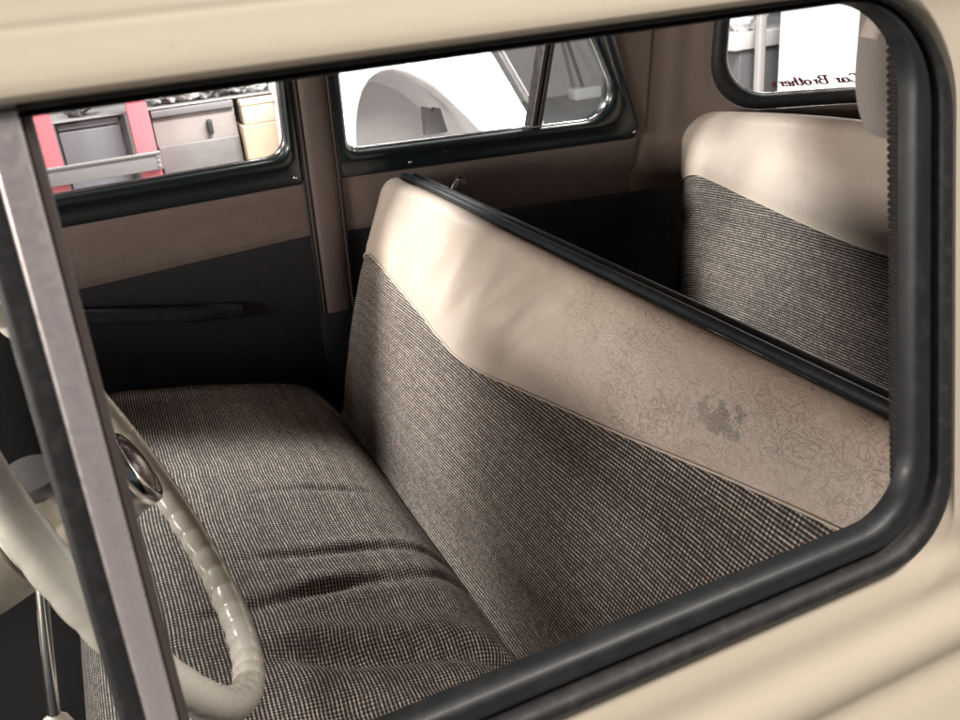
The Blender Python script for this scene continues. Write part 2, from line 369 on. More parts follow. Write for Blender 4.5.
Pt = [Vector((.4265, .388, -.022)), Vector((.4215, .387, -.036)), Vector((.4150, .387, -.050)), Vector((.4105, .3875, -.0605))]
V, F = tube_vf(Pt, .0062, 12, False, .5); mesh('strap', V, F, STRAPM, pil, label='short pale strap over the beige pillar trim')

# ---- doors of the far side (and of the near rear), seen from inside
FPROF = [(0, -.020), (0, .000), (.02, .004), (.06, .009), (.14, .013), (.24, .0145), (.34, .012), (.42, .008), (.48, .0055), (.70, .0045), (.92, .004), (.985, .002), (1.0, -.004)]
def window_side(dr, inner, outer, surf, screws, flip=False):
    V, F = rings(inner, outer, FPROF, surf); fr = mesh('window_frame', V, F, GREENBLK, dr)
    lip = [surf(p[0], p[1], .0015) for p in inner]; V, F = tube_vf(lip, .0026, 8, True); mesh('chrome_lining', V, F, CHROME, dr)
    mesh('window_glass', [surf(p[0], p[1], -.014) for p in inner], [tuple(range(len(inner)))], GLASS, dr, smooth=False)
    for x, z in screws:
        c = Vector(surf(x, z, .0045)); V = []; 
        for k in range(4):
            r, h = ((.0034, 0), (.0032, .0012), (.002, .002), (.0004, .0023))[k]
            for j in range(12):
                t = 2 * math.pi * j / 12; q = surf(x + r * math.cos(t), z + r * math.sin(t), .004 + h); V.append(q)
        F = gridf(4, 12, False, True) + [tuple(range(36, 48))]; mesh('screw', V, F, CHROME, dr)
    return fr
FI = rpoly([(-.46, -.270, .03), (.306, -.270, .034), (.3135, .03, .02), (-.46, .03, .03)], 12, 30)
FO = rpoly([(-.49, -.323, .02), (.3275, -.323, .008), (.336, .052, .01), (-.49, .052, .02)], 12, 30)
RI = rpoly([(.4075, -.277, .022), (.962, -.303, .050), (.792, .03, .03), (.4075, .03, .02)], 12, 30)
RO = rpoly([(.391, -.3245, .008), (1.011, -.353, .022), (.856, .052, .03), (.391, .052, .01)], 12, 30)
def edge_grid(nu, nv, top, bot, x0, x1, surf, dep):
    V = []
    for i in range(nu):
        x = x0 + (x1 - x0) * i / (nu - 1); zt, zb = top(x), bot(x)
        for j in range(nv): V.append(surf(x, zt + (zb - zt) * j / (nv - 1), dep(i / (nu - 1), j / (nv - 1))))
    return V, gridf(nu, nv)
puff = lambda a, b: .0035 * min(1, min(b, 1 - b) * 9, min(a, 1 - a) * 14) + .0008 * noise.noise((a * 9, b * 5, 3))
def make_front(surf):
    V, F = edge_grid(60, 14, lambda x: -.320, lambda x: -.428 + .012 * (x + .056) / .37, -.60, .3325, surf, puff)
    d = mesh('front_door', V, F, BROWN, car, label='front door inner side with beige brown panel and dark window frame')
    window_side(d, FI, FO, surf, [(.3145, -.309), (-.30, -.309)])
    V, F = edge_grid(30, 14, lambda x: -.425 + .012 * (x + .056) / .37, lambda x: -1.185, -.60, .3325, surf, lambda a, b: -.004); mesh('lower_panel', V, F, BLACKV, d)
    pts = [surf(-.20 + .385 * k / 20, -.440 - .085 * k / 20, .006 + .018 * sm(min(k, 20 - k) / 5)) for k in range(21)]
    V, F = tube_vf(pts, .014, 14, False, 1.); mesh('armrest', V, F, NAVY, d, label='dark navy padded armrest')
    return d
make_front(far)
def make_rear(surf, crank=True):
    zt = lambda x: -.322 - .028 * (x - .391) / .62
    V, F = edge_grid(60, 14, zt, lambda x: -.420 - .040 * (x - .391) / .61, .386, .998, surf, puff)
    d = mesh('rear_door', V, F, BROWN, car, label='rear door inner side with slanted window and dividing bar')
    window_side(d, RI, RO, surf, [(.990, -.338), (.52, -.318)])
    V = []
    for k in range(12):
        z = -.292 + .325 * k / 11; x = .7575 + (z + .294) * .178
        for dx, dd in ((0, -.018), (0, .004), (.003, .008), (.009, .008), (.0115, .003), (.0145, .003), (.017, .008), (.023, .008), (.026, .004), (.026, -.018)): V.append(surf(x + dx, z, dd))
    mesh('dividing_bar', V, gridf(12, 10, False, True), simple('dark_bar', (.03, .026, .026), .35, var=.2, coat=.3), d)
    V, F = edge_grid(30, 14, lambda x: -.417 - .040 * (x - .391) / .61, lambda x: -1.16, .386, .998, surf, lambda a, b: -.004); mesh('lower_panel', V, F, BLACKV, d)
    if crank:
        # window crank: boss, curved arm, knob
        c = Vector(surf(.578, -.392, .0)); arm = [c + Vector(q) for q in ((0, -.004, 0), (0, -.022, 0), (.003, -.030, .006), (.012, -.034, .022), (.022, -.034, .034), (.027, -.034, .040))]
        V1, F1 = tube_vf(arm, .0042, 10); kn = [c + Vector((.024, -.030 - .005 * k, .037 - .001 * k)) for k in range(6)]
        V2, F2 = tube_vf(kn, lambda t: .0062 - .002 * abs(t - .5), 12); V, F = join((V1, F1), (V2, F2)); mesh('window_crank', V, F, CHROME, d)
    return d
make_rear(far)
nearback = lambda x, z, d: (x + .125, yn(z) + .022 + d, z)
nd = make_rear(nearback, False); nd['label'] = 'rear door on the near side, behind the dark pillar'
V, F = skin([p + Vector((.125, 0)) for p in RO], rpoly([(.466, -.85, .001), (1.50, -.85, .001), (1.50, .03, .001), (.466, .03, .001)], 12, 30), 40); mesh('door_skin', V, F, CREAM, nd)
V, F = rings(RI, RO, [(.50, .022), (.56, .004), (.70, -.003), (.88, -.003), (1.0, .008)], lambda x, z, d: (x + .125, yn(z) + d, z)); mesh('window_gasket', V, F, RUBBER, nd)
# far centre pillar with beaded edges, near-side twin is hidden
V = []
for k in range(30):
    z = -.57 + .63 * k / 29
    for x, d in ((.3350, -.02), (.3350, .004), (.339, .009), (.348, .0125), (.3605, .0135), (.373, .0125), (.382, .009), (.3860, .004), (.3860, -.02)): V.append(far(x, z, d))
p2 = mesh('pillar', V, gridf(30, 9, False, True), PILLARV, car, label='brown covered centre pillar between the two far doors')
V, F = boxvf(0, 1, 0, 1, 0, 1); V = [far(.3275 + .0655 * a, -.58 + .63 * c, -.022 + .0285 * b) for a, b, c in V]; mesh('rubber_strip', V, F, RUBBER, p2, smooth=False)
for x in (.3335, .3875):
    tube('piping', [far(x, -.57 + .63 * k / 29, .0068) for k in range(30)], .0028, simple('dark_piping', (.05, .04, .036), .5), p2)
V = []
for k in range(10):
    z = -1.16 + .59 * k / 9
    for x, d in ((.325, -.02), (.325, .008), (.336, .013), (.385, .013), (.3925, .008), (.3925, -.02)): V.append(far(x, z, d))
mesh('pillar_foot', V, gridf(10, 6, False, True), BLACKV, p2)

# ---- rear quarter lining and curved rear window
PLAN = [(.985, 1.512), (1.05, 1.508), (1.11, 1.496), (1.16, 1.476), (1.21, 1.447), (1.27, 1.409), (1.33, 1.371), (1.39, 1.327), (1.44, 1.265), (1.475, 1.18), (1.492, 1.06), (1.497, .905)]
PLAN = PLAN + [(x, 1.81 - y) for x, y in PLAN[-2::-1]]
SL = [0.]
for a, b in zip(PLAN, PLAN[1:]): SL.append(SL[-1] + math.dist(a, b))
TX = [(s, p[0]) for s, p in zip(SL, PLAN)]; TY = [(s, p[1]) for s, p in zip(SL, PLAN)]; ST = SL[-1]
def rear(s, z, d):
    e = .004; x, y = smi(TX, s), smi(TY, s); tx, ty = smi(TX, min(ST, s + e)) - smi(TX, max(0, s - e)), smi(TY, min(ST, s + e)) - smi(TY, max(0, s - e)); l = math.hypot(tx, ty)
    x, y = x + ty / l * d, y - tx / l * d
    g = max(0, (z + .33)) * .15
    return (x - g * .6 * min(1, max(0, (x - 1.05) * 4)), y - g * max(-1, min(1, (y - .905) * 4)), z)
def s_at(r):
    """arc length on the plan where x / y equals r (first hit from the far side)"""
    best = 0
    for k in range(4000):
        s = ST * .5 * k / 4000; p = rear(s, -.25, 0)
        if p[0] / p[1] >= r: return s
    return ST / 2
SW = s_at(.806)
WI = rpoly([(SW, -.2935, .085), (ST - SW, -.2935, .085), (ST - SW, -.02, .07), (SW, -.02, .07)], 16, 60)
WO = rpoly([(SW - .032, -.324, .105), (ST - SW + .032, -.324, .105), (ST - SW + .032, .012, .09), (SW - .032, .012, .09)], 16, 60)
WR = rpoly([(0, -.46, .0005), (ST, -.46, .0005), (ST, .10, .0005), (0, .10, .0005)], 16, 60)
V, F = rings(WO, WR, [(k / 14, .0012 * math.sin(k * 1.3)) for k in range(15)], rear)
q = mesh('rear_quarter', V, F, LINING, car, label='brown cloth lining round the rear window')
V, F = rings(WI, WO, [(0, -.014), (0, .004), (.08, .010), (.3, .014), (.6, .014), (.85, .010), (1, -.002)], rear)
rw = mesh('rear_window', V, F, RUBBER, car, label='rounded rear window in a wide black rubber surround')
V = []; K = 80
for i in range(K):
    s = SW + .0005 + (ST - 2 * SW - .001) * i / (K - 1); e = min(s - SW, ST - SW - s); r = .085; r2 = .07
    zb = -.2935 + (r - math.sqrt(max(0, r * r - (r - e) ** 2)) if e < r else 0); zt = -.02 - (r2 - math.sqrt(max(0, r2 * r2 - (r2 - e) ** 2)) if e < r2 else 0)
    for j in range(5): V.append(rear(s, zb + (zt - zb) * j / 4, -.008))
mesh('glass', V, gridf(K, 5), GLASS, rw)
lip = [rear(p[0], p[1], -.004) for p in WI]; V, F = tube_vf(lip, .0022, 8, True); mesh('bright_edge', V, F, ALU, rw)
# lettering on the outside of the glass, so it reads mirrored from here
GL = {'C': (.66, [[(.60, .80), (.50, .97), (.32, .98), (.13, .75), (.06, .42), (.14, .10), (.33, .0), (.52, .08), (.62, .22)]]),
      'a': (.60, [[(.48, .48), (.30, .56), (.10, .40), (.04, .17), (.14, .01), (.32, .08), (.48, .48), (.44, .12), (.52, .01), (.62, .06)]]),
      'r': (.48, [[(.02, .44), (.14, .54), (.08, .0)], [(.10, .30), (.24, .52), (.40, .53)]]),
      'B': (.76, [[(.24, .98), (.10, .0)], [(.02, .90), (.30, 1.0), (.58, .96), (.66, .78), (.48, .56), (.20, .52)], [(.48, .55), (.66, .36), (.56, .08), (.28, -.02), (.06, .06)]]),
      'o': (.54, [[(.30, .56), (.10, .44), (.05, .18), (.20, .0), (.40, .12), (.46, .40), (.30, .56), (.44, .50), (.56, .52)]]),
      't': (.38, [[(.24, .92), (.10, .12), (.20, .0), (.36, .06)], [(.0, .60), (.40, .64)]]),
      'h': (.56, [[(.22, 1.0), (.06, .0)], [(.10, .28), (.28, .54), (.42, .46), (.36, .08), (.46, .0), (.56, .05)]]),
      'e': (.50, [[(.08, .24), (.36, .34), (.40, .50), (.26, .57), (.08, .40), (.06, .12), (.22, .0), (.46, .12)]]),
      's': (.44, [[(.38, .48), (.26, .57), (.14, .46), (.32, .22), (.24, .02), (.02, .06)]]), ' ': (.34, [])}
def strokes(body):
    out = []; x = 0.
    for ch in body:
        wd, ss = GL[ch]
        for st in ss:
            P = []
            for k in range((len(st) - 1) * 5 + 1):
                t = k / 5; tab = [(q, st[q][0]) for q in range(len(st))]; tb2 = [(q, st[q][1]) for q in range(len(st))]
                px, pz = smi(tab, t), smi(tb2, t); P.append((x + px + .22 * pz, pz))
            out.append(P)
        x += wd
    return out, x
ST_, wmax = strokes('Car Brothers')
LS0, LS1 = s_at(.885), s_at(1.052); CAP = .0165; VF = []
for P in ST_:
    V = []; n = len(P)
    for k, (px, pz) in enumerate(P):
        a, b = P[max(0, k - 1)], P[min(n - 1, k + 1)]; tx, tz = b[0] - a[0], b[1] - a[1]; l = math.hypot(tx, tz) or 1; hw = .075 * (.75 + .5 * abs(tz) / l)
        for sg in (-1, 1):
            qx, qz = px - tz / l * hw * sg, pz + tx / l * hw * sg
            V.append(rear(LS1 - (LS1 - LS0) * qx / (wmax + .25), -.2835 + qz * CAP, -.0125))
    VF.append((V, [(2 * k, 2 * k + 1, 2 * k + 3, 2 * k + 2) for k in range(n - 1)]))
V, F = join(*VF)
mesh('lettering', V, F, LETTER, rw, smooth=False, label='dark red script lettering along the bottom of the rear glass, mirrored from inside')
for side in (far, nearback):
    V = []
    for k in range(14):
        z = -.37 + .43 * k / 13; xa = 1.0 - .39 * max(0, z + .337)
        for a in range(6): V.append(side(xa + (1.02 - xa) * a / 5, z, -.006))
    mesh('door_post_lining', V, gridf(14, 6), LINING, q)
# lower quarters, shelf behind the rear seat
for side, nm in ((far, 'far'), (near, 'near')):
    V, F = edge_grid(8, 6, lambda x: -.455, lambda x: -1.16, .985, 1.50, side, lambda a, b: .002); mesh('lower_quarter', V, F, BLACKV, q)
grid('parcel_shelf', 30, 8, lambda a, b: (lambda p, k: (p[0] * (1 - b) + 1.15 * b, p[1] * (1 - b) + min(1.44, max(.37, p[1])) * b, -.365))(rear(ST * (.07 + .86 * a), -.365, .0), 0), BLACKV, q)

# ---- roof lining, outer roof, floor, cowl
def roof(a, b, dz=0., up=.0):
    y = .366 + (1.449 - .366) * b; cr = 1 - (2 * b - 1) ** 2
    return (-.42 + 1.94 * a, y, .03 + dz + (.085 + up) * cr ** .8 * (1 - .5 * max(0, a - .6) / .4))
grid('roof_lining', 20, 24, lambda a, b: roof(a, b), LINING, car)
grid('roof', 20, 24, lambda a, b: roof(a, b, .004, .012), ROOFCR, car)
box('floor_pan', -.86, 1.52, .245, 1.70, -1.20, -1.165, CARPET, car, 0)
box('bulkhead', -.88, -.85, .24, 1.60, -1.19, -.27, BLACKV, car, .004)
grid('tail_panel', 4, 4, lambda a, b: (1.53, .25 + 1.3 * a, -1.19 + .86 * b), CREAM, car)
dash = grid('dashboard', 30, 16, lambda a, b: (-.52 - .33 * (1 - math.sin(b * math.pi * .5)) if b < .5 else -.52 - .10 * (1 - math.sin(b * math.pi * .5)) , .36 + 1.15 * a, -.27 - .24 * b), IVORY, car)
for y0, y1 in ((.36, .39), (1.43, 1.47)):
    V, F = tube_vf([(-.86, y0, -.27), (-.64, (y0 + y1) / 2, -.12), (-.42, y1, .045)], .016, 10); mesh('windscreen_pillar', V, F, PILLARV, car)

# ---- bench seats
def seat_back(kind, y0, y1, xb, zb, xt, zt, rt, border, label, corner=.072, endr=.022, thick=.045, bulge=.018, soft=.0, taper=.05, crown=0.):
    def sec(t):
        """front face t 0..1, then the rounded top 1..1.35, then the back"""
        L = math.hypot(xt - xb, zt - zb); nx, nz = -(zt - zb) / L, (xt - xb) / L
        if t <= 1:
            bl = bulge * math.sin(math.pi * max(0, min(1, t)) ** .8) - .012 * max(0, 1 - t * 9) * -1
            return (xb + (xt - xb) * t + nx * bl, zb + (zt - zb) * t + nz * bl, L * t)
        cx, cz = xt - nx * rt, zt - nz * rt
        if t <= 1.35:
            an = math.pi * .98 * (t - 1) / .35; ux, uz = (xt - xb) / L, (zt - zb) / L
            return (cx + rt * (nx * math.cos(an) + ux * math.sin(an)), cz + rt * (nz * math.cos(an) + uz * math.sin(an)), L + rt * an)
        k = (t - 1.35) / .65; p = sec(1.35); return (p[0] + (xb + thick + .03 - p[0]) * k, p[1] + (zb - p[1]) * k, p[2] + L * k)
    def pos(y, t):
        x, z, L = sec(t)
        e = y1 - y; dx = endr - math.sqrt(max(0, endr ** 2 - (endr - e) ** 2)) if e < endr else 0
        c = corner; e2 = y1 - y; drop = c - math.sqrt(max(0, c * c - (c - e2) ** 2)) if e2 < c else 0
        h = (zt + rt - zb - drop + crown * (1 - ((y - .905) / .57) ** 2)) / (zt + rt - zb)
        wr = .0
        tt = min(t, 1.1)
        wr += .0060 * math.exp(-((t - .86) / .15) ** 2) * math.sin((y + .55 * (z - zt)) * 62) * math.exp(-((y - 1.06) / .16) ** 2) * soft
        wr -= soft * .0045 * sum(math.exp(-((y + 1.2 * (z - zt) - c + .012 * noise.noise((y * 14, z * 14, c * 9))) / wd) ** 2) * k for c, wd, k in ((.895, .010, 1.), (.845, .008, .8), (.955, .012, .7), (.79, .009, .5))) * math.exp(-((t - .84) / .11) ** 2)
        wr += .0035 * noise.noise((y * 5, t * 3, xb)) * math.sin(math.pi * max(0, min(1, t)))
        wr += .0013 * noise.noise((y * 17, t * 11, xb + 5)) * math.sin(math.pi * max(0, min(1, t)))
        return (x + dx * (1 if t < 1.2 else 0) - wr, y - taper * (1 - max(0, min(1, t))) * sm((y - .85) / (y1 - .85)), zb + (z - zb) * h), L
    tb = lambda y: (interp(border, y) - zb) / (zt - zb)
    def tbs(y): return sum(tb(y + d) for d in (-.05, -.025, 0, .025, .05)) / 5
    ny = 150
    def ys(a): return y0 + (y1 - y0) * (1 - (1 - a) ** 1.25)
    nv = 60
    def put(name, t0, t1, mat, parent, lift=0., **kw):
        V = []; UV = []
        for i in range(ny):
            y = ys(i / (ny - 1)); a, b = t0(y), t1(y)
            for j in range(nv):
                f = j / (nv - 1); p, L = pos(y, a + (b - a) * f); lf = lift * min(1, f * 14)
                V.append((p[0] - lf, p[1], p[2])); UV.append((p[1], L))
        return mesh(name, V, gridf(ny, nv), mat, parent, UV, **kw)
    st = put(kind, lambda y: -.10, lambda y: tbs(y) + .012, WEAVE, car, label=label)
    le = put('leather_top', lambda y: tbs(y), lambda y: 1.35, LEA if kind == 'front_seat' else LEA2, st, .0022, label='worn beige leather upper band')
    put('seat_rear', lambda y: 1.345, lambda y: 2.0, BLACKV, st)
    V, F = tube_vf([(lambda p: (p[0] - .0022, p[1], p[2]))(pos(ys(i / 119), tbs(ys(i / 119)) + .001)[0]) for i in range(120)], .0012, 8); mesh('welt', V, F, PIPE, st)
    # closed far end
    V = []; y = y1; rim = [pos(y, -.1 + 2.1 * k / 40)[0] for k in range(41)]
    mesh('seat_end', rim, [tuple(range(41))], BLACKV, st, smooth=False)
    return st, pos
FB = [(.33, -.391), (.376, -.394), (.495, -.411), (.63, -.434), (.80, -.459), (.92, -.4765), (.985, -.487), (1.03, -.489), (1.11, -.481), (1.29, -.460), (1.42, -.446), (1.60, -.436)]
fs, fpos = seat_back('front_seat', .335, 1.492, .310, -.755, .452, -.338, .020, FB, 'front bench seat in checked cloth with a wide worn leather top', soft=1.)
RB = [(.40, -.450), (.94, -.476), (1.10, -.463), (1.25, -.443), (1.40, -.418), (1.52, -.406)]
rs, rpos = seat_back('rear_seat', .40, 1.478, .925, -.860, 1.073, -.334, .028, RB, 'rear bench seat in checked cloth with pale leather top', corner=.085, endr=.035, thick=.07, taper=.24, crown=.036)
# trim rail and thin bead along the top of the front seat back
def rail(dx, dz, r, name, mat, y0=.36, y1=1.455):
    pts = []
    for k in range(60):
        y = y0 + (y1 - y0) * k / 59; e = y1 - y; drop = .05 - math.sqrt(max(0, .05 ** 2 - (.05 - e) ** 2)) if e < .05 else 0
        pts.append((.452 + .020 + dx, y, -.338 + .0205 + dz - drop))
    V, F = tube_vf(pts, r, 12); return mesh(name, V, F, mat, fs)
rail(.008, -.0030, .0058, 'trim_rail', BLACKM); rail(.0215, -.0045, .0062, 'trim_rail', BLACKM)

# seat cushions with folds running from front to back
CZ = [(-.158, -.90), (-.152, -.76), (-.138, -.675), (-.115, -.628), (-.080, -.606), (-.04, -.599), (.02, -.610), (.08, -.623), (.17, -.645), (.235, -.664), (.270, -.682), (.296, -.712), (.317, -.746), (.345, -.775)]
FOLDS = [  # y at x=.08, slope dy/dx, x range, depth, width
    (1.052, .10, .05, .27, .0030, .012), (.940, -.06, .02, .33, .0050, .013), (.850, .10, -.05, .33, .0070, .016), (.752, -.22, .02, .335, .0300, .027), (.655, -.30, .03, .30, .0130, .022), (.565, -.22, -.08, .22, .006, .02)]
def cush(a, b, x0=0., z0=0., folds=FOLDS, ya=.385, yb=1.498):
    x = -.158 + .503 * b; y = ya + (yb - ya) * a; z = smi(CZ, x)
    e = min(y - ya, yb - y); z -= .03 * max(0, 1 - e / .028) ** 2.4
    z -= .016 * math.exp(-((y - .74) / .20) ** 2) * math.exp(-((x - .08) / .17) ** 2)
    z += .010 * math.exp(-((y - 1.10) / .13) ** 2) * math.exp(-((x - .06) / .2) ** 2)
    for yc, sl, xa, xb, dp, wd in folds:
        c = yc + sl * (x - .08) - .45 * (x - .10) ** 2 + .020 * noise.noise((x * 8, yc * 7, 0)); u = (y - c) / wd
        env = sm((x - xa) / .12) * sm((xb - x) / .08) * (.75 + .6 * noise.noise((x * 11, yc * 13, 7)))
        z += env * dp * (.85 * math.exp(-(u - .75) ** 2) - 1.0 * math.exp(-((u + .35) / .55) ** 2) + .25 * math.exp(-((u + 1.9) / .8) ** 2))
    z += .003 * noise.noise((x * 7, y * 7, 2)) + .0012 * noise.noise((x * 22, y * 22, 4))
    return (x + x0, y, z + z0)
AL = [0.]
for k in range(1, 201):
    p, q_ = (-.158 + .503 * (k - 1) / 200), (-.158 + .503 * k / 200); AL.append(AL[-1] + math.hypot(q_ - p, smi(CZ, q_) - smi(CZ, p)))
NU, NV = 460, 150
V = [Vector(cush(i / (NU - 1), j / (NV - 1))) for i in range(NU) for j in range(NV)]; UV = [(0., 0.)] * (NU * NV)
for j in range(NV):                                   # cloth keeps its length over the folds
    u = 0.
    for i in range(NU):
        if i: u += (V[i * NV + j] - V[(i - 1) * NV + j]).length
        UV[i * NV + j] = (u, 0.)
for i in range(NU):
    q = 0.
    for j in range(NV):
        if j: q += (V[i * NV + j] - V[i * NV + j - 1]).length
        UV[i * NV + j] = (UV[i * NV + j][0], q)
mesh('cushion', V, gridf(NU, NV), WEAVE, fs, UV, label='seat cushion of checked cloth with loose folds')
grid('cushion', 120, 60, lambda a, b: cush(a, b, .66, -.14, []), WEAVE, rs, uv=lambda a, b, v: (v[1], b * .75))
box('seat_base', -.11, .36, .42, 1.44, -1.16, -.80, BLACKV, fs, .01)

# ---- steering wheel
C0 = Vector((-.052, .701, -.365)); N = Vector((.926, 0, .377)).normalized(); A = Vector((0, 1, 0)); B = N.cross(A)
sw_ = None
V = []; NT_, NS = 480, 16
for i in range(NT_):
    th = 2 * math.pi * i / NT_; rad = A * math.cos(th) + B * math.sin(th)
    for j in range(NS):
        ph = 2 * math.pi * j / NS; u, v = math.cos(ph), math.sin(ph)             # u: outward, v: towards the driver
        g = max(0., -v) ** .7 * .7 + max(0., -u) ** .7 * .8                              # finger ripples on the back and inside
        rip = .0019 * g * (abs(math.sin(th * 25)) ** .7 - .65)
        V.append(C0 + rad * (.202 + (.0130 + rip) * u) + N * ((.0138 + rip) * v))
wheel = mesh('steering_wheel', V, gridf(NT_, NS, True, True), IVORY, car, label='ivory steering wheel with finger ripples round its rim')
V, F = lathe([(-.075, .034), (-.06, .040), (-.03, .043), (-.005, .041), (.012, .034), (.020, .030)], C0, N); mesh('hub', V, F, IVORY, wheel)
for sgn in (-1, 1):
    V = []
    for k in range(24):
        t = k / 23; y = .030 + t * (.194 - .030); wd = .019 - .008 * math.sin(t * math.pi * .5) + .004 * max(0, t - .85) * 6; h = -.012 + .012 * t
        for j in range(12):
            ph = 2 * math.pi * j / 12; V.append(C0 + A * (sgn * y) + B * (wd * math.cos(ph)) + N * (h + .0075 * math.sin(ph)))
    mesh('spoke', V, gridf(24, 12, False, True), IVORY, wheel)
V, F = lathe([(.006, .0315), (.008, .0335), (.029, .0340), (.0335, .0330), (.0355, .0305), (.0352, .0280), (.0335, .0272)], C0, N, 48, False); hb = mesh('horn_ring', V, F, CHROME, wheel)
V, F = lathe([(.033, .0274), (.0355, .0235), (.0385, .0155), (.0402, .007), (.0406, .001)], C0, N, 40); mesh('horn_button', V, F, RED, wheel)
# column, its shroud, switch and lever
V, F = lathe([(-.95, .030), (-.30, .030), (-.16, .034), (-.115, .037), (-.085, .037), (-.079, .033)], C0, N, 32); col = mesh('steering_column', V, F, IVORY, car, label='ivory steering column below the wheel')

V, F = lathe([(-.045, .018), (-.02, .021), (.030, .021), (.034, .0195)], Vector((-.0935, .680, -.360)), Vector((0, -.25, 1)).normalized(), 28); mesh('column_switch', V, F, IVORY, col)
V, F = lathe([(.030, .0215), (.032, .0222), (.040, .0222), (.0425, .0205), (.043, .001)], Vector((-.0935, .680, -.360)), Vector((0, -.25, 1)).normalized(), 28); mesh('switch_cap', V, F, STEEL, col)
V, F = tube_vf([(-.103, .615, -.384), (-.110, .598, -.424), (-.117, .580, -.468)], .0042, 12); lev = mesh('column_lever', V, F, CHROME, car, label='thin chrome lever with ivory knob below the steering column')
V, F = lathe([(-.022, .004), (-.018, .010), (-.006, .0125), (.006, .012), (.012, .008), (.014, .004)], Vector((-.1185, .576, -.480)), Vector((.09, .22, .55)).normalized(), 24); mesh('knob', V, F, IVORY, lev)

# ================================================================== the workshop beyond the windows
# white car body with an open wheel arch
wc = thing('white_car', 'bright white car body with an open empty wheel arch', 'car', (1.0, 3.0, -1.3))
ARCH = [(.742, -.62), (.744, -.49), (.752, -.42), (.765, -.37), (.785, -.325), (.815, -.293), (.850, -.279), (.885, -.277), (.925, -.290), (.965, -.312), (1.01, -.343), (1.06, -.393), (1.11, -.449), (1.15, -.495), (1.20, -.56), (1.24, -.64), (1.26, -.75), (1.26, -.95), (.742, -.95)]
def dense(P, n):
    Q = P + [P[0]]; L = [0.]
    for a, b in zip(Q, Q[1:]): L.append(L[-1] + math.dist(a, b))
    return [Vector((interp(list(zip(L, [q[0] for q in Q])), L[-1] * k / n), interp(list(zip(L, [q[1] for q in Q])), L[-1] * k / n))) for k in range(n)]
AR = dense(ARCH, 160)
OUTL = [(.600, -.62), (.602, -.49), (.610, -.40), (.622, -.32), (.645, -.22), (.70, -.11), (.78, -.03), (.86, .02), (.95, .04), (1.03, .04), (1.075, -.02), (1.125, -.10), (1.170, -.18), (1.214, -.261), (1.262, -.35), (1.311, -.439), (1.36, -.53), (1.40, -.98), (.600, -.98)]
OU = dense(OUTL, 160)
def wside(x, z, d): return (x, 2.60 + d + .10 * max(0, z + .30) ** 1.2 * 2.2 + .05 * max(0, (.72 - x) / .12) ** 2, z)
V, F = rings(AR, OU, [(0, .03), (0, .006), (.02, .0), (.05, -.004), (.10, -.001), (.2, -.004), (.4, -.008), (.6, -.006), (.8, .0), (.93, .006), (.985, .014), (1, .03), (1, .60)], wside); mesh('fender', V, F, WHITEP, wc)
V, F = rings(AR, [Vector((p[0] * .8 + .19, p[1] * .8 - .11)) for p in AR], [(0, .012), (.05, .12), (.2, .20), (.5, .25), (1., .26)], wside); F.append(tuple(range(4 * 160, 5 * 160))); mesh('wheel_arch_liner', V, F, GREYP, wc)
V, F = lathe([(-.05, .030), (-.02, .022), (.02, .012), (.03, .002)], Vector((.905, 2.83, -.415)), Vector((0, -1, 0)), 20); mesh('axle_stub', V, F, SILVER, wc)
V = [(1.005, 2.70, -.50), (1.008, 2.70, -.412), (1.028, 2.70, -.418), (1.034, 2.70, -.432), (1.046, 2.70, -.420), (1.062, 2.70, -.424), (1.080, 2.70, -.50)]
V = V + [(x, y + .03, z) for x, y, z in V]; F = [tuple(range(7)), tuple(range(7, 14))[::-1]] + [(i, (i + 1) % 7, 7 + (i + 1) % 7, 7 + i) for i in range(7)]; mesh('bracket', V, F, GREYD, wc, smooth=False, label='torn edged grey bracket inside the wheel arch')
V, F = tube_vf([(1.075 + .024, 2.605, -.02), (1.170 + .024, 2.605, -.18), (1.311 + .024, 2.605, -.439), (1.42, 2.605, -.62)], .014, 8, False, .6); mesh('edge_trim', V, F, STEEL, wc)

# red rack with grey beam
rk = thing('storage_rack', 'red metal storage rack with a grey steel beam across its posts', 'rack', (.1, 3.1, -1.3))
for x, wd in ((-.108, .050), (.157, .060)):
    V, F = join(boxvf(x, x + wd, 3.0, 3.006, -1.3, .3), boxvf(x, x + .005, 3.0061, 3.06, -1.3, .3), boxvf(x + wd - .005, x + wd, 3.0061, 3.06, -1.3, .3)); mesh('upright', V, F, REDP, rk, bevel=.001)
V, F = join(boxvf(-.40, .222, 2.975, 2.996, -.515, -.462), boxvf(-.40, .222, 2.968, 2.9749, -.467, -.458)); bm = mesh('beam', V, F, STEEL, rk, bevel=.002)
for z in (-.474, -.487, -.503): box('rivet', .209, .215, 2.970, 2.9749, z - .003, z + .003, SILVER, bm, .001)
box('shelf_board', -.50, 1.0, 3.07, 3.6, -.3475, -.342, STEEL, rk, .003)
cb = thing('drawer_cabinet', 'grey drawer cabinet standing between the red rack posts', 'cabinet', (.0, 3.2, -1.3))
mesh('body', *boxvf(-.055, .150, 3.10, 3.5, -1.3, -.348), GREYD, cb, bevel=.004)
for z0, z1 in ((-.372, -.352), (-.50, -.378), (-.66, -.507)): mesh('drawer', *boxvf(-.050, .130, 3.088, 3.0995, z0, z1), simple('blue_grey_drawer', (.15, .15, .165), .45, var=.12, scale=9), cb, bevel=.003)
pb = thing('tool_cupboard', 'brownish grey cupboard right of the red post, with a small dark handle', 'cupboard', (.35, 3.2, -1.3))
mesh('body', *boxvf(.226, .488, 3.08, 3.5, -1.3, -.348), simple('brown_grey_board', (.19, .162, .152), .6, var=.08, scale=5), pb, bevel=.004)
